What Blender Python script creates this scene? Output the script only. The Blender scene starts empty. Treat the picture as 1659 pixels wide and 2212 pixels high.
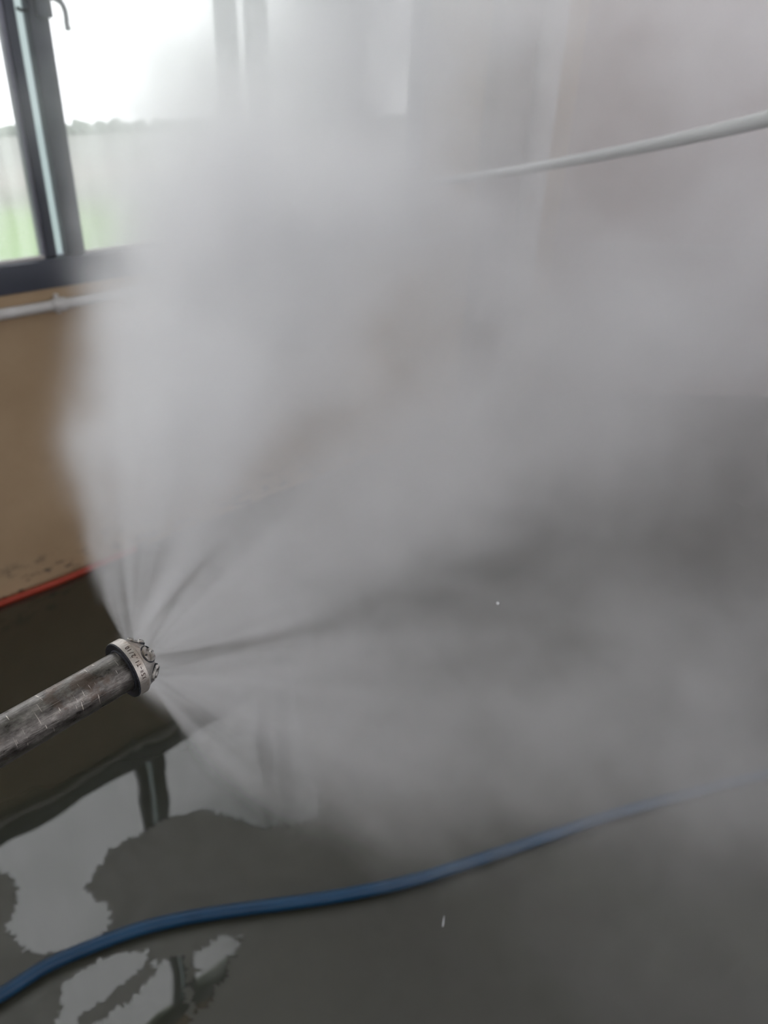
import bpy, bmesh, math, random
from mathutils import Vector, Matrix, noise

random.seed(4)
SC = bpy.context.scene
COL = SC.collection

# ---------------------------------------------------------------- camera
F, CX, CY = 1662.0, 829.5, 1106.0          # focal length and centre of the 1659x2212 frame
dn = Vector((-130, -2800, -1662)).normalized()
Zw = -dn
Yw = Vector((2750 - CX, CY - 208, -F))
Yw = (Yw - Zw * Yw.dot(Zw)).normalized()
Xw = Yw.cross(Zw)
RM = Matrix((Xw, Yw, Zw))                   # camera space -> world
EYE = Vector((0, 0, 1.5))

cam_d = bpy.data.cameras.new('camera')
cam = bpy.data.objects.new('camera', cam_d)
COL.objects.link(cam)
cam.matrix_world = Matrix.Translation(EYE) @ RM.to_4x4()
cam_d.sensor_fit = 'VERTICAL'
cam_d.sensor_height = 36.0
cam_d.lens = 36.0 * F / 2212.0
cam_d.clip_start = 0.01
cam_d.clip_end = 600
cam_d.dof.use_dof = True
cam_d.dof.focus_distance = 0.425
cam_d.dof.aperture_fstop = 8.5
SC.camera = cam

# ---------------------------------------------------------------- world and light
SKY = 2.75
w = bpy.data.worlds.new('World')
SC.world = w
w.use_nodes = True
nt = w.node_tree
nt.nodes.clear()
wo = nt.nodes.new('ShaderNodeOutputWorld')
bg = nt.nodes.new('ShaderNodeBackground')
bg.inputs[0].default_value = (0.975, 0.965, 1.0, 1)
bg.inputs[1].default_value = SKY
nt.links.new(bg.outputs[0], wo.inputs[0])

SC.view_settings.view_transform = 'Standard'
SC.view_settings.look = 'None'
SC.view_settings.gamma = 1
SC.view_settings.use_curve_mapping = False
SC.view_settings.exposure = 0.0
SC.cycles.max_bounces = 8
SC.cycles.diffuse_bounces = 3
SC.cycles.glossy_bounces = 3
SC.cycles.transmission_bounces = 4
SC.cycles.transparent_max_bounces = 12
SC.cycles.volume_bounces = 3
SC.cycles.volume_step_rate = 7.0
SC.cycles.volume_max_steps = 256
SC.cycles.use_denoising = True
SC.cycles.use_adaptive_sampling = True
SC.cycles.adaptive_threshold = 0.03
SC.cycles.adaptive_min_samples = 24
SC.cycles.caustics_reflective = False
SC.cycles.caustics_refractive = False
SC.cycles.sample_clamp_indirect = 4


def ray(u, v):
    return (RM @ Vector((u - CX, CY - v, -F))).normalized()


def at(u, v, d):                             # point at a distance from the eye
    return EYE + ray(u, v) * d


def atz(u, v, z=0.0):                        # point on a horizontal plane
    r = ray(u, v)
    return EYE + r * ((z - EYE.z) / r.z)


# ---------------------------------------------------------------- helpers
def tag(o, label=None, cat=None, group=None, kind=None):
    for k, x in (('label', label), ('category', cat), ('group', group), ('kind', kind)):
        if x:
            o[k] = x
    return o


def link(name, me, mat=None, parent=None):
    o = bpy.data.objects.new(name, me)
    COL.objects.link(o)
    if mat:
        me.materials.append(mat)
    if parent:
        o.parent = parent
        o.matrix_parent_inverse = parent.matrix_basis.inverted()
    return o


def empty(name, loc):
    o = bpy.data.objects.new(name, None)
    o.empty_display_size = 0.1
    COL.objects.link(o)
    o.location = loc
    return o


def finish(name, bm, mat, parent=None, smooth=False):
    bmesh.ops.recalc_face_normals(bm, faces=bm.faces)
    me = bpy.data.meshes.new(name)
    bm.to_mesh(me)
    bm.free()
    if smooth:
        for p in me.polygons:
            p.use_smooth = True
        if smooth != 'all':
            me.set_sharp_from_angle(angle=math.radians(35))
    return link(name, me, mat, parent)


def box(bm, x0, x1, y0, y1, z0, z1, bev=0.0):
    vs = [bm.verts.new((x, y, z)) for x in (x0, x1) for y in (y0, y1) for z in (z0, z1)]
    fs = []
    for q in ((0, 1, 3, 2), (4, 6, 7, 5), (0, 4, 5, 1), (2, 3, 7, 6), (0, 2, 6, 4), (1, 5, 7, 3)):
        fs.append(bm.faces.new([vs[i] for i in q]))
    if bev:
        es = list({e for f in fs for e in f.edges})
        bmesh.ops.bevel(bm, geom=es, offset=bev, segments=2, affect='EDGES', profile=0.5)


def frame_at(d):
    d = d.normalized()
    a = Vector((0, 0, 1)) if abs(d.z) < 0.9 else Vector((1, 0, 0))
    u = d.cross(a).normalized()
    return u, d.cross(u).normalized()


def tube(bm, pts, rad, n=20, cap=True):
    pts = [Vector(p) for p in pts]
    rings = []
    u0 = None
    for i, p in enumerate(pts):
        d = (pts[min(i + 1, len(pts) - 1)] - pts[max(i - 1, 0)]).normalized()
        if u0 is None:
            u, v = frame_at(d)
        else:
            u = (u0 - d * u0.dot(d)).normalized()
            v = d.cross(u)
        u0 = u
        r = rad[i] if isinstance(rad, (list, tuple)) else rad
        rings.append([bm.verts.new(p + (u * math.cos(t) + v * math.sin(t)) * r)
                      for t in (2 * math.pi * k / n for k in range(n))])
    for a, b in zip(rings, rings[1:]):
        for k in range(n):
            bm.faces.new((a[k], a[(k + 1) % n], b[(k + 1) % n], b[k]))
    if cap:
        bm.faces.new(rings[0])
        bm.faces.new(rings[-1])


def spline(ctrl, n=12):
    P = [Vector(c) for c in ctrl]
    P = [P[0] * 2 - P[1]] + P + [P[-1] * 2 - P[-2]]
    out = []
    for i in range(1, len(P) - 2):
        a, b, c, d = P[i - 1:i + 3]
        for k in range(n):
            t = k / n
            out.append(0.5 * ((2 * b) + (c - a) * t + (2 * a - 5 * b + 4 * c - d) * t * t
                              + (3 * b - a - 3 * c + d) * t ** 3))
    out.append(P[-2])
    return out


class NT:
    """Tiny node-expression helper shared by shader and geometry trees."""

    def __init__(s, tree):
        s.t = tree

    def put(s, sock, x):
        if isinstance(x, bpy.types.NodeSocket):
            s.t.links.new(x, sock)
        elif x is not None:
            sock.default_value = x

    def m(s, op, a, b=None, c=None, clamp=False):
        n = s.t.nodes.new('ShaderNodeMath')
        n.operation = op
        n.use_clamp = clamp
        for i, x in enumerate((a, b, c)):
            if x is not None:
                s.put(n.inputs[i], x)
        return n.outputs[0]

    def v(s, op, a, b=None, scale=None):
        n = s.t.nodes.new('ShaderNodeVectorMath')
        n.operation = op
        s.put(n.inputs[0], a)
        if b is not None:
            s.put(n.inputs[1], b)
        if scale is not None:
            s.put(n.inputs['Scale'], scale)
        return n.outputs['Value' if op in ('DOT_PRODUCT', 'LENGTH', 'DISTANCE') else 'Vector']

    def rng(s, x, a, b, c=0.0, d=1.0, smooth=True):
        n = s.t.nodes.new('ShaderNodeMapRange')
        n.interpolation_type = 'SMOOTHSTEP' if smooth else 'LINEAR'
        s.put(n.inputs[0], x)
        for i, q in enumerate((a, b, c, d)):
            s.put(n.inputs[i + 1], q)
        return n.outputs[0]

    def noise(s, vec, scale, detail=3.0, rough=0.5, dist=0.0, color=False):
        n = s.t.nodes.new('ShaderNodeTexNoise')
        s.put(n.inputs['Vector'], vec)
        n.inputs['Scale'].default_value = scale
        n.inputs['Detail'].default_value = detail
        n.inputs['Roughness'].default_value = rough
        n.inputs['Distortion'].default_value = dist
        return n.outputs[1 if color else 0]

    def ramp(s, x, stops):
        n = s.t.nodes.new('ShaderNodeValToRGB')
        cr = n.color_ramp
        while len(cr.elements) < len(stops):
            cr.elements.new(0.5)
        for e, (p, c) in zip(cr.elements, stops):
            e.position = p
            e.color = (*c, 1)
        s.put(n.inputs[0], x)
        return n.outputs[0]

    def mixc(s, f, a, b):
        n = s.t.nodes.new('ShaderNodeMix')
        n.data_type = 'RGBA'
        s.put(n.inputs[0], f)
        for sock, x in ((n.inputs[6], a), (n.inputs[7], b)):
            s.put(sock, x if isinstance(x, bpy.types.NodeSocket) else (*x, 1))
        return n.outputs[2]


def mat(name, color=(0.5, 0.5, 0.5), rough=0.5, metal=0.0, ior=1.45):
    m = bpy.data.materials.new(name)
    m.use_nodes = True
    b = m.node_tree.nodes['Principled BSDF']
    b.inputs['Base Color'].default_value = (*color, 1)
    b.inputs['Roughness'].default_value = rough
    b.inputs['Metallic'].default_value = metal
    b.inputs['IOR'].default_value = ior
    return m, b, NT(m.node_tree)


def coord(N, kind='Object'):
    n = N.t.nodes.new('ShaderNodeTexCoord')
    return n.outputs[kind]


def bump(N, b, h, strength=0.3, dist=0.01):
    n = N.t.nodes.new('ShaderNodeBump')
    n.inputs['Strength'].default_value = strength
    n.inputs['Distance'].default_value = dist
    N.put(n.inputs['Height'], h)
    N.put(b.inputs['Normal'], n.outputs[0])


def mapped(N, vec, scale):
    return N.v('MULTIPLY', vec, scale)


# ---------------------------------------------------------------- materials
# painted wall: ochre-tan with grime and chips near the skirting
M_WALL, b, N = mat('tan_paint', rough=0.75)
oc = coord(N)
n1 = N.noise(oc, 3.0, 5, 0.6)
n2 = N.noise(mapped(N, oc, (1, 7, 18)), 2.2, 6, 0.65)
base = N.ramp(n1, [(0.3, (0.35, 0.245, 0.145)), (0.7, (0.44, 0.32, 0.20))])
sep = N.t.nodes.new('ShaderNodeSeparateXYZ')
N.put(sep.inputs[0], oc)
low = N.rng(sep.outputs[2], 0.16, 0.02)
chips = N.m('MULTIPLY', low, N.rng(n2, 0.52, 0.6))
N.put(b.inputs['Base Color'], N.mixc(chips, base, (0.05, 0.042, 0.035)))
bump(N, b, n1, 0.2, 0.01)

M_BACK, b, N = mat('faded_beige_paint', rough=0.8)
oc = coord(N)
N.put(b.inputs['Base Color'], N.ramp(N.noise(oc, 1.3, 5, 0.6), [(0.3, (0.33, 0.265, 0.245)), (0.7, (0.46, 0.365, 0.335))]))

M_CEIL, _, _ = mat('ceiling_paint', (0.85, 0.85, 0.84), 0.9)

# sealed concrete floor, damp; the standing water lies on top of it
M_FLOOR, b, N = mat('green_grey_floor_paint', rough=0.5, ior=1.5)
oc = coord(N)
n1 = N.noise(oc, 2.0, 6, 0.6)
n2 = N.noise(oc, 22.0, 4, 0.6)
N.put(b.inputs['Base Color'], N.ramp(n1, [(0.3, (0.026, 0.026, 0.019)), (0.72, (0.042, 0.042, 0.031))]))
N.put(b.inputs['Roughness'], N.rng(n2, 0.3, 0.7, 0.40, 0.52))
bump(N, b, n2, 0.12, 0.004)

# thin sheet of standing water over the paint
M_PUD, b, N = mat('standing_water', (0.030, 0.032, 0.025), 0.012, ior=1.72)
oc = coord(N)
bump(N, b, N.noise(mapped(N, oc, (1, 1, 1)), 7.0, 1.5, 0.4), 0.05, 0.02)

M_DARK, b, N = mat('dark_grey_window_metal', (0.060, 0.066, 0.088), 0.42, 0.0)
N.put(b.inputs['Roughness'], N.rng(N.noise(coord(N), 18, 4), 0.3, 0.7, 0.35, 0.55))
M_EDGE, b, N = mat('wet_gasket', (0.20, 0.20, 0.25), 0.35)
bump(N, b, N.noise(coord(N), 120, 2), 0.6, 0.003)
M_RUB, _, _ = mat('black_gasket', (0.03, 0.035, 0.04), 0.5)
M_PIPE, b, N = mat('white_plastic', (0.62, 0.61, 0.60), 0.35)
N.put(b.inputs['Base Color'], N.ramp(N.noise(coord(N), 9, 4), [(0.3, (0.5, 0.48, 0.46)), (0.7, (0.66, 0.65, 0.64))]))
M_HOSE, b, N = mat('white_hose_rubber', (0.56, 0.57, 0.57), 0.4)
M_BLUE, b, N = mat('blue_hose_rubber', (0.015, 0.09, 0.22), 0.42)
N.put(b.inputs['Base Color'], N.ramp(N.noise(coord(N), 12, 4), [(0.35, (0.002, 0.032, 0.080)), (0.7, (0.004, 0.046, 0.108))]))
M_RED, b, N = mat('red_hose_rubber', (0.32, 0.034, 0.014), 0.45)
M_POST, b, N = mat('red_brown_paint', (0.13, 0.095, 0.085), 0.6)
M_CONC, b, N = mat('pale_plaster', (0.42, 0.40, 0.38), 0.8)

# window glass: clear sheet with condensation (whitish, streaky) and droplets; its veil doubles as outdoor haze
M_GLASS = bpy.data.materials.new('wet_window_glass')
M_GLASS.use_nodes = True
t = M_GLASS.node_tree
t.nodes.clear()
N = NT(t)
out = t.nodes.new('ShaderNodeOutputMaterial')
tr = t.nodes.new('ShaderNodeBsdfTransparent')
tr.inputs[0].default_value = (0.97, 0.98, 0.98, 1)
tl = t.nodes.new('ShaderNodeBsdfTranslucent')
tl.inputs[0].default_value = (0.92, 0.93, 0.95, 1)
gl = t.nodes.new('ShaderNodeBsdfGlossy')
gl.inputs['Roughness'].default_value = 0.02
oc = coord(N)
streak = N.noise(mapped(N, oc, (1, 26, 2.2)), 1.0, 5, 0.6)
blot = N.noise(oc, 3.0, 3, 0.5)
drops = N.rng(N.noise(oc, 160, 2, 0.5), 0.66, 0.70)
fog = N.m('ADD', N.rng(N.m('ADD', N.m('MULTIPLY', streak, 0.5), N.m('MULTIPLY', blot, 0.5)), 0.35, 0.65, 0.10, 0.24),
          N.m('MULTIPLY', drops, 0.15))
mx = t.nodes.new('ShaderNodeMixShader')
N.put(mx.inputs[0], fog)
t.links.new(tr.outputs[0], mx.inputs[1])
t.links.new(tl.outputs[0], mx.inputs[2])
fr = t.nodes.new('ShaderNodeFresnel')
geo = t.nodes.new('ShaderNodeNewGeometry')
N.put(fr.inputs[0], N.rng(geo.outputs['Backfacing'], 0.0, 1.0, 1.45, 1 / 1.45, False))   # both faces act as glass in air
mx2 = t.nodes.new('ShaderNodeMixShader')
t.links.new(fr.outputs[0], mx2.inputs[0])
t.links.new(mx.outputs[0], mx2.inputs[1])
t.links.new(gl.outputs[0], mx2.inputs[2])
t.links.new(mx2.outputs[0], out.inputs[0])

# steel of the lance: dark, worn, scratched along and around
def steel(name, dark, light, rust, scale=1.0, marks=True):
    m, b, N = mat(name, metal=0.85)
    oc = coord(N)                            # local Z runs along the pipe
    grain = N.noise(mapped(N, oc, (900, 900, 170)), 1.0, 4, 0.7)
    blotch = N.noise(mapped(N, oc, (1, 1, 0.45)), 160, 7, 0.75)
    col = N.ramp(blotch, [(0.36, dark), (0.56, tuple(a * 0.6 + c * 0.4 for a, c in zip(dark, light))), (0.70, light)])
    rmask = N.rng(N.noise(oc, 55, 5, 0.7), 0.52, 0.64)
    col = N.mixc(N.m('MULTIPLY', rmask, 0.55), col, rust)
    col = N.mixc(N.rng(grain, 0.60, 0.72, 0, 0.45), col, (0.012, 0.011, 0.010))
    if marks:
        sp = N.t.nodes.new('ShaderNodeSeparateXYZ')
        N.put(sp.inputs[0], oc)
        ang = N.m('ARCTAN2', sp.outputs[1], sp.outputs[0])
        comb = N.t.nodes.new('ShaderNodeCombineXYZ')
        N.put(comb.inputs[0], N.m('MULTIPLY', ang, 0.75))
        N.put(comb.inputs[1], N.m('MULTIPLY', sp.outputs[2], 640))
        ringm = N.rng(N.noise(comb.outputs[0], 1.0, 2, 0.6), 0.645, 0.67)      # scratches running round the pipe
        zone = N.rng(N.noise(N.v('MULTIPLY', comb.outputs[0], (0.9, 0.02, 1)), 1.0, 1), 0.46, 0.56)
        comb2 = N.t.nodes.new('ShaderNodeCombineXYZ')
        N.put(comb2.inputs[0], N.m('MULTIPLY', ang, 26))
        N.put(comb2.inputs[1], N.m('MULTIPLY', sp.outputs[2], 14))
        longm = N.rng(N.noise(comb2.outputs[0], 1.0, 2, 0.6), 0.70, 0.73)     # and along it
        sc = N.m('MAXIMUM', N.m('MULTIPLY', ringm, zone), N.m('MULTIPLY', longm, 0.8), clamp=True)
        col = N.mixc(sc, col, (0.46, 0.42, 0.38))
    N.put(b.inputs['Base Color'], col)
    N.put(b.inputs['Roughness'], N.rng(blotch, 0.3, 0.7, 0.26, 0.44))
    bump(N, b, N.m('ADD', grain, N.m('MULTIPLY', blotch, 0.6)), 0.45, 0.0006)
    return m


M_STEEL = steel('worn_dark_steel', (0.055, 0.050, 0.047), (0.36, 0.34, 0.32), (0.085, 0.055, 0.04))
M_CAP = steel('pitted_bright_steel', (0.26, 0.245, 0.23), (0.55, 0.53, 0.50), (0.25, 0.19, 0.15), marks=False)
M_BAND = steel('machined_steel_band', (0.40, 0.37, 0.34), (0.58, 0.54, 0.50), (0.30, 0.23, 0.18), marks=False)
M_REAR, b, N = mat('rough_black_blue_steel', (0.035, 0.037, 0.045), 0.5, 0.6)
bump(N, b, N.noise(coord(N), 1500, 3), 0.9, 0.0008)
M_TEXT, _, _ = mat('etched_dark_lettering', (0.030, 0.012, 0.008), 0.6)

# ---------------------------------------------------------------- room shell
WX = -2.146                     # inner face of the window wall
WT = 0.10
SILL, HEAD, CEIL = 0.914, 2.92, 3.4
Y0, CORNER = -3.6, 3.30
W1 = (-2.0, 1.533)
W2 = (1.567, 2.34)

bm = bmesh.new()
box(bm, -2.7, 6, -4.0, 9, -0.2, 0.0)
floor = finish('floor', bm, M_FLOOR)
tag(floor, 'dark green-grey painted floor, damp and shiny', 'floor', kind='structure')

bm = bmesh.new()
X0 = WX - WT
box(bm, X0, WX, Y0, CORNER + .3, 0, SILL)
box(bm, X0, WX, Y0, CORNER + .3, HEAD, CEIL)
box(bm, X0, WX, Y0, W1[0], SILL, HEAD)
box(bm, X0, WX, W2[1], CORNER + .3, SILL, HEAD)
o = finish('wall_left', bm, M_WALL)
tag(o, 'tan painted window wall with scuffed lower edge', 'wall', kind='structure')

# far wall meets the window wall at an obtuse corner
dv = Vector((0.6705, 0.7419, 0))
nv = Vector((dv.y, -dv.x, 0))
c0 = Vector((WX, CORNER, 0))
bm = bmesh.new()
a, e = c0, c0 + dv * 7.0
prof = [a, e, e - nv * 0.2, a - nv * 0.2]
lo = [bm.verts.new(p) for p in prof]
hi = [bm.verts.new(p + Vector((0, 0, CEIL))) for p in prof]
bm.faces.new(lo)
bm.faces.new(hi)
for k in range(4):
    bm.faces.new((lo[k], lo[(k + 1) % 4], hi[(k + 1) % 4], hi[k]))
o = finish('wall_back', bm, M_BACK)
tag(o, 'faded pinkish beige wall beyond the mist', 'wall', kind='structure')

bm = bmesh.new()  # unseen ceiling; the gap in it is added to light the mist from above
box(bm, -2.5, 6, -4.0, 1.5, CEIL, CEIL + 0.15)
box(bm, -2.5, -1.9, 1.5, 4.8, CEIL, CEIL + 0.15)
box(bm, 1.9, 6, 1.5, 4.8, CEIL, CEIL + 0.15)
box(bm, -2.5, 6, 4.8, 9, CEIL, CEIL + 0.15)
o = finish('ceiling', bm, M_CEIL)
tag(o, 'pale ceiling above the frame, with an opening added to light the mist', 'ceiling', kind='structure')

# plain unseen hall walls right of and behind the viewer, openings added for light
bm = bmesh.new()
box(bm, 3.6, 3.8, 5.0, 9, 0, CEIL)
box(bm, 3.6, 3.8, -4.0, -2.4, 0, CEIL)
box(bm, 3.6, 3.8, -2.4, 5.0, 3.3, CEIL)
box(bm, 3.6, 3.8, -2.4, 5.0, 0, 1.2)
o = finish('wall_right', bm, M_BACK)
tag(o, 'beige wall outside the frame at right, with a wide opening added to let in light', 'wall', kind='structure')
bm = bmesh.new()
box(bm, -2.7, 3.6, -4.2, -4.0, 0, 0.9)
box(bm, -2.7, 3.6, -4.2, -4.0, 3.3, CEIL)
box(bm, -2.7, 0.9, -4.2, -4.0, 0.9, 3.3)
box(bm, 3.3, 3.6, -4.2, -4.0, 0.9, 3.3)
o = finish('wall_front', bm, M_BACK)
tag(o, 'beige wall behind the viewer, with a wide opening added to let in light', 'wall', kind='structure')

# slim rail on the far wall
bm = bmesh.new()
tube(bm, [c0 + dv * s + nv * 0.02 + Vector((0, 0, 0.762)) for s in (0.12, 6.5)], 0.011, 12)
o = finish('trim_1', bm, M_PIPE, smooth=True)
tag(o, 'slim rail running along the far wall', 'trim', kind='structure')

# painted post beside the corner
bm = bmesh.new()
box(bm, WX, WX + 0.07, 2.66, 2.87, 0, CEIL, 0.006)
o = finish('trim_2', bm, M_POST, smooth=True)
tag(o, 'brown post on the window wall near the corner', 'trim', kind='structure')


# ---------------------------------------------------------------- windows
def window(name, y0, y1, label):
    r = empty(name, (WX - 0.05, (y0 + y1) / 2, SILL))
    tag(r, label, 'window', kind='structure')
    xa, xb = WX - 0.06, WX + 0.006
    bm = bmesh.new()
    box(bm, xa, xb, y0, y1, SILL, SILL + 0.075, 0.004)
    box(bm, xa, xb, y0, y1, HEAD - 0.07, HEAD, 0.004)
    box(bm, xa + 0.02, xb - 0.025, y0, y0 + 0.075, SILL + 0.07, HEAD - 0.065, 0.003)
    box(bm, xa + 0.02, xb - 0.025, y1 - 0.070, y1, SILL + 0.07, HEAD - 0.065, 0.003)
    finish('window_frame', bm, M_DARK, r, True)
    return r


def pane(parent, y0, y1, x, z0=SILL + 0.075, z1=HEAD - 0.07):
    bm = bmesh.new()
    box(bm, x - 0.0025, x + 0.0025, y0, y1, z0, z1)
    return finish('glass_pane', bm, M_GLASS, parent)


def stile(name, parent, y0, y1, x0, x1, m=None):
    bm = bmesh.new()
    box(bm, x0, x1, y0, y1, SILL + 0.075, HEAD - 0.07, 0.005)
    return finish(name, bm, m or M_DARK, parent, True)


w1 = window('window_1', *W1, 'wide grey-framed sliding window streaming with condensation')
zs, zt = SILL + 0.075, HEAD - 0.07
# left sash
pane(w1, W1[0] + .045, 0.866, WX - 0.045)
s = stile('sash_stile', w1, 0.872, 0.900, WX - 0.06, WX - 0.02)
g = stile('gasket', w1, 0.860, 0.872, WX - 0.055, WX - 0.022, M_EDGE)
# strip of bare glass between the stiles
M_STRIP = bpy.data.materials.new('pale_blue_frosted_strip')
M_STRIP.use_nodes = True
_t = M_STRIP.node_tree
_t.nodes.clear()
_o = _t.nodes.new('ShaderNodeOutputMaterial')
_m = _t.nodes.new('ShaderNodeMixShader')
_m.inputs[0].default_value = 0.82
_a = _t.nodes.new('ShaderNodeBsdfTransparent')
_b = _t.nodes.new('ShaderNodeBsdfTranslucent')
_b.inputs[0].default_value = (0.53, 0.59, 0.62, 1)
_t.links.new(_a.outputs[0], _m.inputs[1])
_t.links.new(_b.outputs[0], _m.inputs[2])
_t.links.new(_m.outputs[0], _o.inputs[0])
bm = bmesh.new()
box(bm, WX - 0.0475, WX - 0.0425, 0.898, 0.927, zs, zt)
finish('frosted_strip', bm, M_STRIP, w1)
s2 = stile('sash_stile', w1, 0.925, 0.974, WX - 0.050, WX - 0.006)
pane(w1, 0.974, W1[1] - 0.065, WX - 0.030)
pane(w1, W1[1], W2[0], WX - 0.038)          # narrow bright slit where the two frames meet
s3 = stile('sash_stile', w1, -0.560, -0.480, WX - 0.055, WX - 0.010)
# bright wet bead along the foot of the glass
bm = bmesh.new()
tube(bm, [(WX - 0.018, W1[0] + .05, zs + .004), (WX - 0.018, 0.86, zs + .004)], 0.006, 8)
tube(bm, [(WX - 0.018, 0.98, zs + .004), (WX - 0.018, W1[1] - .075, zs + .004)], 0.005, 8)
finish('glazing_bead', bm, M_PIPE, w1, True)

# hooked latch handle on the inner stile
H0 = at(109, 8, 2.56)
hx = WX + 0.020
path = [(0.955, 1.600), (0.972, 1.592), (0.990, 1.583), (1.000, 1.570), (1.003, 1.552), (1.002, 1.535), (1.004, 1.521)]
bm = bmesh.new()
pp = spline([(hx, y, z) for y, z in path], 6)
rr = [0.0125 - 0.0058 * min(1, i / 16) + (0.0008 if i > len(pp) - 6 else 0) for i in range(len(pp))]
tube(bm, pp, rr, 14)
bmesh.ops.scale(bm, vec=(0.6, 1, 1), space=Matrix.Translation((-hx, 0, 0)), verts=bm.verts)
h = finish('latch_handle', bm, M_DARK, w1, 'all')
bm = bmesh.new()
box(bm, WX - 0.008, WX + 0.012, 0.938, 0.976, 1.545, 1.72, 0.004)
finish('latch_plate', bm, M_DARK, w1, True)
# small keeper across the glass strip
bm = bmesh.new()
tube(bm, spline([(WX - .01, 0.898, 1.562), (WX - .004, 0.909, 1.557), (WX - .01, 0.926, 1.561)], 5), 0.004, 10)
tube(bm, spline([(WX - .01, 0.912, 1.615), (WX - .004, 0.919, 1.592), (WX - .01, 0.926, 1.575)], 5), 0.004, 10)
finish('latch_keeper', bm, M_RUB, w1, 'all')

bm = bmesh.new()
box(bm, WX - 0.06, WX + 0.006, W1[1], W2[0], SILL, SILL + 0.075)
box(bm, WX - 0.06, WX + 0.006, W1[1], W2[0], HEAD - 0.07, HEAD)
finish('joining_strip', bm, M_DARK, w1)

w2 = window('window_2', *W2, 'second grey-framed window, half lost behind the mist')
pane(w2, W2[0] + .045, 2.0, WX - 0.045)
stile('sash_stile', w2, 1.985, 2.035, WX - 0.055, WX - 0.010)
pane(w2, 2.03, W2[1] - .045, WX - 0.03)

# ---------------------------------------------------------------- pipes on the walls
root = empty('conduit_pipe', (WX + 0.02, 0.6, 0.874))
tag(root, 'thin white horizontal pipe fixed to the tan wall just under the window', 'pipe')
bm = bmesh.new()
tube(bm, [(WX + 0.017, -1.9, 0.870), (WX + 0.017, 0.855, 0.8715)], 0.0145, 20)
tube(bm, [(WX + 0.017, 0.875, 0.8715), (WX + 0.017, 2.60, 0.876)], 0.0135, 20)
finish('pipe_run', bm, M_PIPE, root, True)
bm = bmesh.new()
tube(bm, [(WX + 0.018, 0.846, 0.8715), (WX + 0.018, 0.852, 0.8715), (WX + 0.018, 0.878, 0.8715), (WX + 0.018, 0.884, 0.8715)],
     [0.0165, 0.0185, 0.0185, 0.0165], 24)
box(bm, WX, WX + 0.012, 0.858, 0.870, 0.845, 0.898, 0.002)
finish('pipe_coupling', bm, M_PIPE, root, True)

bm = bmesh.new()
tube(bm, [(WX + 0.062, 2.965, 0.0), (WX + 0.062, 2.965, CEIL)], 0.058, 28)
o = finish('drain_pipe', bm, M_PIPE, smooth=True)
tag(o, 'thick pale vertical pipe beside the far corner, veiled by mist', 'pipe')

# white hose strung across the room from the window wall towards the viewer's right
ctrl = [at(560, 462, 3.0), at(700, 437, 2.85), at(830, 412, 2.62), at(960, 392, 2.42), at(1100, 371, 2.2), at(1300, 335, 1.85),
        at(1480, 298, 1.58), at(1659, 256, 1.36), at(1900, 190, 1.22), (0.75, 0.85, 1.66), (1.7, 0.7, 1.78), (2.7, 0.6, 2.1), (3.58, 0.55, 2.55)]
r_ = ray(560, 462)
ctrl[0] = EYE + r_ * ((WX + 0.03) / r_.x)
bm = bmesh.new()
tube(bm, spline(ctrl, 10), 0.0118, 22)
o = finish('white_hose', bm, M_HOSE, smooth='all')
tag(o, 'white hose strung through the mist, crossing the picture at upper right', 'hose')

# ---------------------------------------------------------------- hoses on the floor
RB = 0.0125
ctrl = [atz(u, v, RB) for u, v in [(-260, 2300), (-120, 2215), (0, 2150), (100, 2087), (200, 2043), (300, 2007), (400, 1983), (500, 1967),
                                   (600, 1954), (700, 1940), (800, 1922), (900, 1899), (1000, 1868), (1100, 1835), (1200, 1801),
                                   (1300, 1767), (1400, 1738), (1500, 1711), (1600, 1686), (1700, 1662), (1950, 1600)]]
bm = bmesh.new()
tube(bm, spline(ctrl, 8), RB, 22)
o = finish('blue_hose', bm, M_BLUE, smooth='all')
tag(o, 'blue hose lying across the wet floor in the foreground', 'hose')

bm = bmesh.new()
ctrl = []
for k, y in enumerate([-2.0, -0.8, 0.1, 0.45, 0.7, 0.85, 0.98]):
    ctrl.append((WX + 0.020 + 0.006 * math.sin(k * 1.9), y, 0.0105))
tube(bm, spline(ctrl, 10), 0.0105, 16)
o = finish('red_hose', bm, M_RED, smooth='all')
tag(o, 'red hose lying on the floor along the foot of the tan wall', 'hose')


# ---------------------------------------------------------------- puddles
def puddle(pts, label, z=0.0015, jag=0.008, seed=0):
    P = [atz(u, v, 0.0) for u, v in pts]
    out = []
    n = len(P)
    for i in range(n):
        a, b2 = P[i], P[(i + 1) % n]
        L = (b2 - a).length
        k = max(1, int(L / 0.002))
        if L > 0.5:
            k = 20
        side = (b2 - a).normalized().cross(Vector((0, 0, 1)))
        for j in range(k):
            p = a.lerp(b2, j / k)
            q = p * 28 + Vector((seed, 0, 0))
            q2 = p * 95 + Vector((seed, 5, 0))
            amp = jag * min(1.0, 1.0)
            p = p + side * (noise.noise(q) * amp * 1.6 + noise.noise(q2) * amp * 2.0 + noise.noise(q2 * 2.3) * amp * 1.6 + noise.noise(q2 * 4.9) * amp * 0.9)
            out.append(p)
    bm = bmesh.new()
    top = [bm.verts.new((p.x, p.y, z)) for p in out]
    bot = [bm.verts.new((p.x, p.y, 0.0)) for p in out]
    bm.faces.new(top)
    for i in range(len(out)):
        j = (i + 1) % len(out)
        bm.faces.new((bot[i], bot[j], top[j], top[i]))
    bmesh.ops.triangulate(bm, faces=[f for f in bm.faces if len(f.verts) > 4])
    o = finish('puddle', bm, M_PUD)
    tag(o, label, 'puddle', 'puddles on the floor')
    return o


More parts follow.
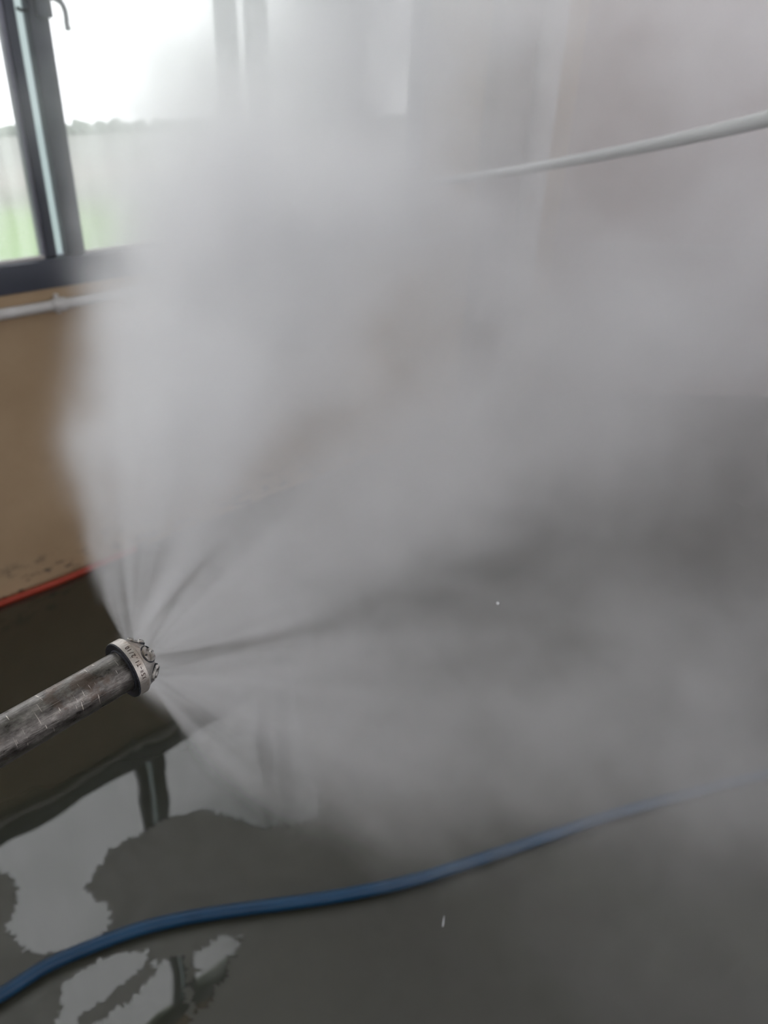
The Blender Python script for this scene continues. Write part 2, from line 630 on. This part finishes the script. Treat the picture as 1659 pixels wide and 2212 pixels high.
pA = [(-300, 1420), (0, 1310), (190, 1230), (330, 1180), (500, 1230), (610, 1380), (650, 1580), (690, 1700), (690, 1765), (640, 1778), (570, 1790), (500, 1766),
      (430, 1751), (380, 1761), (345, 1777), (300, 1801), (262, 1822), (236, 1840), (222, 1862), (200, 1893), (187, 1916), (203, 1942),
      (228, 1960), (238, 1968), (245, 1992), (232, 2012), (205, 2035), (170, 2048), (130, 2057), (95, 2056), (52, 2053), (35, 2030),
      (14, 2012), (24, 1985), (36, 1950), (38, 1915), (30, 1893), (0, 1882), (-60, 1890), (-160, 1870), (-420, 1900)]
puddle(pA, 'largest puddle, a lobed sheet of water mirroring the window beneath the steel pipe', jag=0.005, seed=1)
pB = [(120, 2235), (132, 2180), (134, 2128), (170, 2100), (220, 2076), (262, 2060), (326, 2053), (318, 2078), (296, 2100), (270, 2125), (225, 2160), (185, 2185), (150, 2235)]
puddle(pB, 'puddle touching the near side of the blue hose at lower left', jag=0.004, seed=9)
pC = [(175, 2235), (228, 2198), (280, 2160), (318, 2130), (335, 2104), (333, 2078), (348, 2082), (362, 2076), (385, 2063), (402, 2066), (402, 2110), (398, 2160), (408, 2200), (400, 2235)]
puddle(pC, 'middle puddle at the bottom edge, between two thin gaps', jag=0.005, seed=21)
pD = [(424, 2190), (418, 2150), (420, 2100), (423, 2070), (440, 2048), (468, 2030), (520, 2022), (512, 2044), (498, 2070), (488, 2105), (468, 2135), (448, 2160)]
puddle(pD, 'small leaf-shaped puddle at the bottom, the one furthest right', jag=0.006, seed=33)

# ---------------------------------------------------------------- outside
M_GRASS, b, N = mat('meadow', rough=0.9)
oc = coord(N)
sp = N.t.nodes.new('ShaderNodeSeparateXYZ')
N.put(sp.inputs[0], oc)
dist = N.m('ADD', N.m('MULTIPLY', sp.outputs[0], -1.0), N.m('MULTIPLY', N.noise(oc, 0.12, 4), 14))
N.put(b.inputs['Base Color'], N.ramp(N.rng(dist, 30, 90, 0, 1, False),
      [(0.0, (0.075, 0.190, 0.006)), (0.34, (0.085, 0.165, 0.022)), (0.5, (0.095, 0.10, 0.07)), (0.6, (0.15, 0.135, 0.115)), (0.8, (0.12, 0.12, 0.105))]))
bm = bmesh.new()
box(bm, -96, -3.5, -60, 110, -7.6, -7.0)
o = finish('field_ground', bm, M_GRASS)
tag(o, 'green and earthy field far below the window', 'field', kind='structure')

M_TREE, b, N = mat('tree_leaves', rough=0.9)
N.put(b.inputs['Base Color'], N.ramp(N.noise(coord(N), 1.4, 5), [(0.3, (0.06, 0.08, 0.06)), (0.7, (0.10, 0.12, 0.09))]))
bm = bmesh.new()
for k in range(150):
    y = -40 + k * 0.95 + random.uniform(-.3, .3)
    x = -88 + random.uniform(-1.2, 1.2)
    hh = random.uniform(0.5, 1.1)
    mt = Matrix.Translation((x, y, -7 + hh * 0.5)) @ Matrix.Diagonal((1.0, 1.1, hh, 1))
    bmesh.ops.create_icosphere(bm, subdivisions=2, radius=0.8, matrix=mt)
for v_ in bm.verts:
    v_.co += Vector((noise.noise(v_.co * 1.7), noise.noise(v_.co * 1.7 + Vector((7, 0, 0))), 0.6 * noise.noise(v_.co * 1.9))) * 0.5
o = finish('hedge', bm, M_TREE)
tag(o, 'distant hedge line across the field outside', 'hedge', kind='stuff')

# ---------------------------------------------------------------- the lance (pipe + nozzle)
AX = (RM @ Vector((0.66, 0.372, -0.65))).normalized()
NZ = at(264, 1449.5, 0.466)          # centre of the rear face of the nozzle cap
upv = Zw - AX * Zw.dot(AX)
upv.normalize()
sdv = AX.cross(upv).normalized()
# local frame: Z along the pipe, Y up, X to the side
LM = Matrix((sdv, upv, AX)).transposed().to_4x4()
LM.translation = NZ
root = empty('spray_lance', (0, 0, 0))
root.matrix_world = LM
tag(root, 'worn steel pipe ending in a round many-holed nozzle that sprays the mist', 'spray nozzle')
bpy.context.view_layer.update()


def lance_part(name, bm, m, parent=root, smooth=True):
    bmesh.ops.recalc_face_normals(bm, faces=bm.faces)
    me = bpy.data.meshes.new(name)
    bm.to_mesh(me)
    bm.free()
    if smooth:
        for p in me.polygons:
            p.use_smooth = True
        me.set_sharp_from_angle(angle=math.radians(32))
    me.materials.append(m)
    o = bpy.data.objects.new(name, me)
    COL.objects.link(o)
    o.parent = parent
    return o


def lathe(bm, prof, n=96, wob=0.0):
    rings = []
    for r, z in prof:
        if r < 1e-6:
            rings.append([bm.verts.new((0, 0, z))])
            continue
        ring = []
        for k in range(n):
            t_ = 2 * math.pi * k / n
            q = Vector((math.cos(t_) * 3, math.sin(t_) * 3, z * 180))
            rr_ = r * (1 + wob * noise.noise(q))
            ring.append(bm.verts.new((rr_ * math.cos(t_), rr_ * math.sin(t_), z)))
        rings.append(ring)
    for a, b2 in zip(rings, rings[1:]):
        for k in range(n):
            k2 = (k + 1) % n
            if len(a) == 1:
                bm.faces.new((a[0], b2[k], b2[k2]))
            elif len(b2) == 1:
                bm.faces.new((a[k], a[k2], b2[0]))
            else:
                bm.faces.new((a[k], a[k2], b2[k2], b2[k]))


PR = 0.0118
bm = bmesh.new()
lathe(bm, [(PR * 0.75, -0.72), (PR, -0.72), (PR, -0.25), (PR * 1.004, -0.10), (PR, -0.05), (PR, 0.002)], 96, 0.004)
lance_part('pipe', bm, M_STEEL)

CRD = 0.0170
bm = bmesh.new()                       # dark rough rear face and inner collar
lathe(bm, [(PR * 0.9, 0.0004), (PR + .0004, 0.0), (PR + .0010, 0.0007), (CRD - 0.0005, 0.0), (CRD - 0.0001, 0.0006), (CRD - 0.0006, 0.0012)], 128, 0.012)
lance_part('collar', bm, M_REAR)
bm = bmesh.new()                       # band that carries the lettering
lathe(bm, [(CRD - 0.001, 0.0005), (CRD, 0.0007), (CRD, 0.0064), (CRD - 0.0005, 0.0070), (CRD - 0.0015, 0.0071)], 128, 0.002)
lance_part('band', bm, M_BAND)
bm = bmesh.new()                       # domed head
dome = [(CRD - 0.0014, 0.0069), (CRD - 0.0016, 0.0078), (0.0148, 0.0096), (0.0135, 0.0121), (0.0112, 0.0145), (0.0078, 0.0163),
        (0.0040, 0.0171), (0.0, 0.0173)]
lathe(bm, dome, 96, 0.010)
lance_part('domed_head', bm, M_CAP)

# six angled orifices round the dome and one in the middle
BETA = math.radians(55)
JETS = []
tocam = LM.inverted() @ EYE
azc = math.atan2(tocam.y, tocam.x)          # azimuth round the pipe that faces the viewer
PHI0 = azc - math.pi / 2 + math.radians(5)
NOTCH = 0.5
M_HOLE, _, _ = mat('orifice_shadow_metal', (0.02, 0.02, 0.02), 0.6)
for k in range(7):
    if k < 6:
        ph = PHI0 + k * math.pi / 3
        be = BETA
    else:
        ph, be = 0, 0
    d = Vector((math.sin(be) * math.cos(ph + math.pi / 2), math.sin(be) * math.sin(ph + math.pi / 2), math.cos(be)))
    c = Vector((0.0124 * math.cos(ph + math.pi / 2), 0.0124 * math.sin(ph + math.pi / 2), 0.0130)) if k < 6 else Vector((0, 0, 0.0167))
    JETS.append((LM @ (c + d * 0.0012), (LM.to_3x3() @ d).normalized()))
    u, v_ = frame_at(d)
    bm = bmesh.new()
    n = 40
    prof = [(0.0047, -0.004), (0.0047, 0.0005), (0.0043, 0.0009), (0.0029, 0.0009), (0.0021, 0.0000), (0.0012, -0.0012), (0.0, -0.0013)]
    rings = []
    for r, z in prof:
        ring = []
        for j in range(n if r > 0 else 1):
            t_ = 2 * math.pi * j / n
            z2 = z
            if z >= 0.0 and min(abs(((t_ - a0 + math.pi) % (2 * math.pi)) - math.pi) for a0 in (NOTCH, NOTCH + math.pi)) < 0.42:
                z2 = min(z, -0.0006)                  # notches the orifice is tightened by
            ring.append(bm.verts.new(c + u * r * math.cos(t_) + v_ * r * math.sin(t_) + d * z2))
        rings.append(ring)
    for a, b2 in zip(rings, rings[1:]):
        for j in range(n):
            j2 = (j + 1) % n
            if len(b2) == 1:
                bm.faces.new((a[j], a[j2], b2[0]))
            else:
                bm.faces.new((a[j], a[j2], b2[j2], b2[j]))
    o = lance_part('orifice', bm, M_CAP)
    bm = bmesh.new()  # dark ring painted as the shade of a groove round the orifice
    rg = [[bm.verts.new(c + (u * math.cos(2 * math.pi * j / n) + v_ * math.sin(2 * math.pi * j / n)) * q[0] + d * q[1]) for j in range(n)]
          for q in ((0.0046, -0.0002), (0.0054, -0.0003), (0.0054, -0.003))]
    for a, b2 in zip(rg, rg[1:]):
        for j in range(n):
            bm.faces.new((a[j], a[(j + 1) % n], b2[(j + 1) % n], b2[j]))
    lance_part('groove_shade_ring', bm, M_REAR, parent=o)
    bm = bmesh.new()
    hole = []
    cc = c + d * 0.0004
    for s_ in (-1, 1):
        q = c + (u * math.cos(NOTCH + 1.0) + v_ * math.sin(NOTCH + 1.0)) * (s_ * 0.0035) + d * 0.00095
        vs = [bm.verts.new(q + u * 0.0006 * math.cos(2 * math.pi * j / 12) + v_ * 0.0011 * math.sin(2 * math.pi * j / 12)) for j in range(12)]
        v2 = [bm.verts.new(x.co - d * 0.0006) for x in vs]
        bm.faces.new(vs)
        bm.faces.new(v2)
        for j in range(12):
            bm.faces.new((vs[j], vs[(j + 1) % 12], v2[(j + 1) % 12], v2[j]))
    lance_part('key_hole', bm, M_HOLE, parent=o)

# etched lettering bent round the band; reads towards the top, tops towards the pipe
TEXT_AZ = azc + math.radians(1)
PITCH, GW, GH = 0.00200, 0.62, 1.0
tb = bmesh.new()
word = 'XSW\u2013T1.2/10'
for i, ch in enumerate(word):
    tc = bpy.data.curves.new('glyph', 'FONT')
    tc.body = ch
    tc.size = 0.0034
    tc.extrude = 0.00010
    tc.offset = 0.00007
    tc.resolution_u = 3
    to = bpy.data.objects.new('glyph', tc)
    COL.objects.link(to)
    bpy.context.view_layer.update()
    gm = bpy.data.meshes.new_from_object(to.evaluated_get(bpy.context.evaluated_depsgraph_get()))
    bpy.data.objects.remove(to)
    xs = [v_.co.x for v_ in gm.vertices]
    mid = (min(xs) + max(xs)) / 2
    wd = max(xs) - min(xs)
    sc_ = min(1.0, 0.00155 / wd)
    for v_ in gm.vertices:
        x_ = (v_.co.x - mid) * sc_ + (i - (len(word) - 1) / 2) * PITCH
        zz = 0.0037 - (v_.co.y - 0.00120) * GH
        az = TEXT_AZ + x_ / CRD
        r = CRD + 0.00003 + max(0, v_.co.z) * 0.3
        v_.co = Vector((r * math.cos(az), r * math.sin(az), zz))
    tb.from_mesh(gm)
    bpy.data.meshes.remove(gm)
me = bpy.data.meshes.new('etched_lettering')
tb.to_mesh(me)
tb.free()
me.materials.clear()
me.materials.append(M_TEXT)
o = bpy.data.objects.new('etched_lettering', me)
COL.objects.link(o)
o.parent = root
o['label'] = 'dark etched lettering XSW-T1.2/10'

# ---------------------------------------------------------------- falling drops
M_DROP, b, N = mat('water_drop', (0.9, 0.92, 0.95), 0.05)
b.inputs['Alpha'].default_value = 0.75
for (u_, v0, dd, r, st, lab) in [(958, 1990, 0.95, 0.0012, 9.0, 'thin falling streak of water below the blue hose'),
                                 (1075, 1303, 0.60, 0.0013, 1.0, 'tiny white water drop in mid-air right of the nozzle')]:
    bm = bmesh.new()
    bmesh.ops.create_uvsphere(bm, u_segments=16, v_segments=12, radius=r)
    for v_ in bm.verts:
        v_.co.z *= st
        if st > 1:
            v_.co.x *= 0.6 * (1 - v_.co.z / (r * st) * 0.5)
            v_.co.y *= 0.6 * (1 - v_.co.z / (r * st) * 0.5)
    o = finish('water_drop', bm, M_DROP, smooth='all')
    o.location = at(u_, v0, dd)
    tag(o, lab, 'water drop')


# ---------------------------------------------------------------- mist
def mist_material(name, g=0.5, col=(0.985, 0.988, 1.0)):
    m = bpy.data.materials.new(name)
    m.use_nodes = True
    t = m.node_tree
    t.nodes.clear()
    out = t.nodes.new('ShaderNodeOutputMaterial')
    pv = t.nodes.new('ShaderNodeVolumePrincipled')
    pv.inputs['Color'].default_value = (*col, 1)
    pv.inputs['Density'].default_value = 1.0
    pv.inputs['Anisotropy'].default_value = g
    t.links.new(pv.outputs[0], out.inputs['Volume'])
    return m


M_MIST = mist_material('water_mist')
CURVE_UP = 1.0


def volume(name, lo, hi, res, build, label):
    """Object whose nodes fill a box with a droplet density field."""
    tree = bpy.data.node_groups.new(name + '_density', 'GeometryNodeTree')
    tree.interface.new_socket('Geometry', in_out='INPUT', socket_type='NodeSocketGeometry')
    tree.interface.new_socket('Geometry', in_out='OUTPUT', socket_type='NodeSocketGeometry')
    go = tree.nodes.new('NodeGroupOutput')
    vc = tree.nodes.new('GeometryNodeVolumeCube')
    vc.inputs['Min'].default_value = lo
    vc.inputs['Max'].default_value = hi
    for ax, q in zip('XYZ', range(3)):
        vc.inputs['Resolution ' + ax].default_value = max(4, int((hi[q] - lo[q]) / res))
    pos = tree.nodes.new('GeometryNodeInputPosition').outputs[0]
    G = NT(tree)
    G.put(vc.inputs['Density'], build(G, pos))
    sm = tree.nodes.new('GeometryNodeSetMaterial')
    sm.inputs['Material'].default_value = M_MIST
    tree.links.new(vc.outputs[0], sm.inputs[0])
    tree.links.new(sm.outputs[0], go.inputs[0])
    me = bpy.data.meshes.new(name)
    me.materials.append(M_MIST)
    o = bpy.data.objects.new(name, me)
    COL.objects.link(o)
    md = o.modifiers.new('density', 'NODES')
    md.node_group = tree
    tag(o, label, 'mist', kind='stuff')
    return o


ALPHA = math.radians(25.2)
JK = 0.72                      # jet density at 1 m
R1, R2 = 0.16, 0.44            # the jets dissolve into the cloud between these distances


def jets(G, pos):
    total = None
    wn = G.noise(pos, 9.0, 4, 0.6, color=True)
    off = G.v('SUBTRACT', wn, (0.5, 0.5, 0.5))
    rn = G.v('DISTANCE', pos, tuple(NZ))
    amt = G.rng(rn, 0.07, 0.42, 0.0, 0.24)
    p2 = G.v('ADD', pos, G.v('SCALE', off, scale=amt))
    rel0 = G.v('SUBTRACT', p2, tuple(NZ + AX * 0.006))
    streak = G.noise(G.v('NORMALIZE', rel0), 7.0, 3, 0.6)       # fine streaks radiating from the nozzle
    for i, (o_, d_) in enumerate(JETS):
        al = ALPHA if i < 6 else math.radians(20)
        o2 = o_ - d_ * 0.003
        rel = G.v('SUBTRACT', p2, tuple(o2))
        r = G.v('LENGTH', rel)
        # entrainment bends the outer jets forwards
        rel2 = G.v('SUBTRACT', rel, G.v('SCALE', tuple(AX), scale=G.m('MULTIPLY', G.m('MULTIPLY', r, r), 1.25)))
        ct = G.m('DIVIDE', G.v('DOT_PRODUCT', rel2, tuple(d_)), G.m('ADD', G.v('LENGTH', rel2), 1e-5))
        an = G.m('ARCCOSINE', G.m('MINIMUM', ct, 0.99999))
        soft = G.rng(r, 0.02, 0.32, math.radians(1.2), math.radians(7), False)
        shell = G.rng(an, G.m('ADD', soft, al), G.m('SUBTRACT', al, soft))
        hollow = G.rng(an, al * 0.35, al * 0.95, 0.25, 1.9)
        hollow = G.m('ADD', G.m('MULTIPLY', hollow, G.rng(r, 0.25, 0.03)), G.rng(r, 0.03, 0.25))
        den = G.m('DIVIDE', G.m('MULTIPLY', shell, hollow), G.m('ADD', r, 0.006))
        total = den if total is None else G.m('ADD', total, den)
    fade = G.rng(rn, R1, R2, 1.0, 0.0)
    return G.m('MULTIPLY', G.m('MULTIPLY', total, G.rng(streak, 0.35, 0.65, JK * 0.25, JK * 1.75)), fade)


def outside(G, pos, lo, hi):
    """1 outside the box, 0 inside."""
    c = tuple((a + b_) / 2 for a, b_ in zip(lo, hi))
    h = tuple((b_ - a) / 2 for a, b_ in zip(lo, hi))
    q = G.v('DIVIDE', G.v('ABSOLUTE', G.v('SUBTRACT', pos, c)), h)
    s = G.t.nodes.new('ShaderNodeSeparateXYZ')
    G.put(s.inputs[0], q)
    mx_ = G.m('MAXIMUM', G.m('MAXIMUM', s.outputs[0], s.outputs[1]), s.outputs[2])
    return G.m('GREATER_THAN', mx_, 1.0)


def bx3(c, a, b_):
    return tuple(c[i] - a[i] for i in range(3)), tuple(c[i] + b_[i] for i in range(3))


FLO, FHI = bx3(NZ, (0.06, 0.03, 0.06), (0.06, 0.09, 0.06))
MLO, MHI = bx3(NZ, (0.40, 0.12, 0.40), (0.40, 0.50, 0.42))
volume('spray_jets', FLO, FHI, 0.0011, jets, 'fan of fine water jets leaving the nozzle tip')
volume('spray_fan', MLO, MHI, 0.0055, lambda G, p: G.m('MULTIPLY', jets(G, p), outside(G, p, FLO, FHI)),
       'wide fan of white spray spreading from the nozzle')

# billows: chains of soft puffs (u, v, distance, radius in metres, droplet density)
PUFFS = [
    # upward plume
    (350, 1010, 0.62, 0.062, 14), (385, 870, 0.74, 0.082, 14), (445, 730, 0.88, 0.118, 11), (550, 560, 1.08, 0.175, 8),
    (690, 380, 1.40, 0.18, 4.8), (790, 180, 1.75, 0.22, 4.0), (860, -40, 2.1, 0.30, 3.2), (285, 690, 0.98, 0.040, 6),
    (640, 660, 1.15, 0.13, 7), (430, 430, 1.35, 0.13, 1.9), (400, 130, 2.25, 0.26, 1.6), (510, 60, 2.5, 0.36, 2.0), (520, 330, 1.9, 0.28, 1.7),
    (850, 980, 2.4, 0.34, 1.1), (1100, 900, 2.8, 0.4, 1.2), (1350, 600, 2.6, 0.4, 0.7),
    (880, 560, 1.45, 0.17, 3.2), (1010, 420, 1.7, 0.2, 1.4),
    # middle band to the right
    (580, 1240, 0.58, 0.044, 6), (780, 1120, 0.74, 0.062, 6), (980, 990, 0.95, 0.095, 5), (1240, 850, 1.25, 0.16, 3.5),
    (1500, 700, 1.6, 0.25, 2.2),
    # lower cone to the right
    (620, 1520, 0.58, 0.055, 2.5), (850, 1560, 0.70, 0.075, 2.2), (1120, 1560, 0.88, 0.10, 2.3), (1420, 1550, 1.1, 0.15, 2.0), (1720, 1520, 1.4, 0.2, 2.0),
    (900, 1740, 0.85, 0.06, 1.6), (700, 1670, 0.70, 0.05, 2.0),
    (1350, 1850, 1.2, 0.22, 0.30), (1650, 1950, 1.3, 0.26, 0.30),
]


def cloud(G, pos):
    rn = G.v('DISTANCE', pos, tuple(NZ))
    w1_ = G.v('SUBTRACT', G.noise(pos, 2.4, 3, 0.55, color=True), (0.5, 0.5, 0.5))
    w2_ = G.v('SUBTRACT', G.noise(pos, 9.0, 4, 0.6, color=True), (0.5, 0.5, 0.5))
    p2 = G.v('ADD', pos, G.v('SCALE', w1_, scale=G.rng(rn, 0.3, 1.8, 0.05, 0.75)))
    p2 = G.v('ADD', p2, G.v('SCALE', w2_, scale=G.rng(rn, 0.15, 1.2, 0.07, 0.22)))
    tot = None
    for (u_, v0, dd, r, k) in PUFFS:
        c = at(u_, v0, dd)
        q = G.v('DISTANCE', p2, tuple(c))
        e_ = G.rng(q, r * 1.50, r * 0.45, 0.0, k)
        tot = e_ if tot is None else G.m('ADD', tot, e_)
    # thin drifting haze that fills the far half of the room
    s = G.t.nodes.new('ShaderNodeSeparateXYZ')
    G.put(s.inputs[0], p2)
    far = G.m('MULTIPLY', G.rng(s.outputs[1], 0.6, 2.3), G.rng(s.outputs[2], 0.0, 1.2, 0.35, 1.35))
    hz = G.m('MULTIPLY', far, G.rng(G.noise(p2, 1.4, 4, 0.6), 0.35, 0.65, 0.25, 0.95))
    tot = G.m('ADD', tot, hz)
    tex = G.rng(G.noise(p2, 5.5, 5, 0.65), 0.34, 0.66, 0.35, 1.5)
    fine = G.m('ADD', G.m('MULTIPLY', G.m('SUBTRACT', G.noise(p2, 17.0, 4, 0.65), 0.5), G.rng(rn, 0.5, 1.6, 2.6, 0.8)), 1.0)
    return G.m('MULTIPLY', G.m('MULTIPLY', tot, tex), G.m('MAXIMUM', fine, 0.1))


NLO, NHI = (-1.35, 0.10, 0.55), (0.25, 1.45, 2.15)
volume('near_mist', NLO, NHI, 0.0125, cloud, 'dense white billows rising from the spray close to the nozzle')
volume('far_mist', (-2.12, 0.05, 0.01), (1.3, 4.4, 3.2), 0.04, lambda G, p: G.m('MULTIPLY', cloud(G, p), outside(G, p, NLO, NHI)),
       'thin mist drifting in the far half of the room')
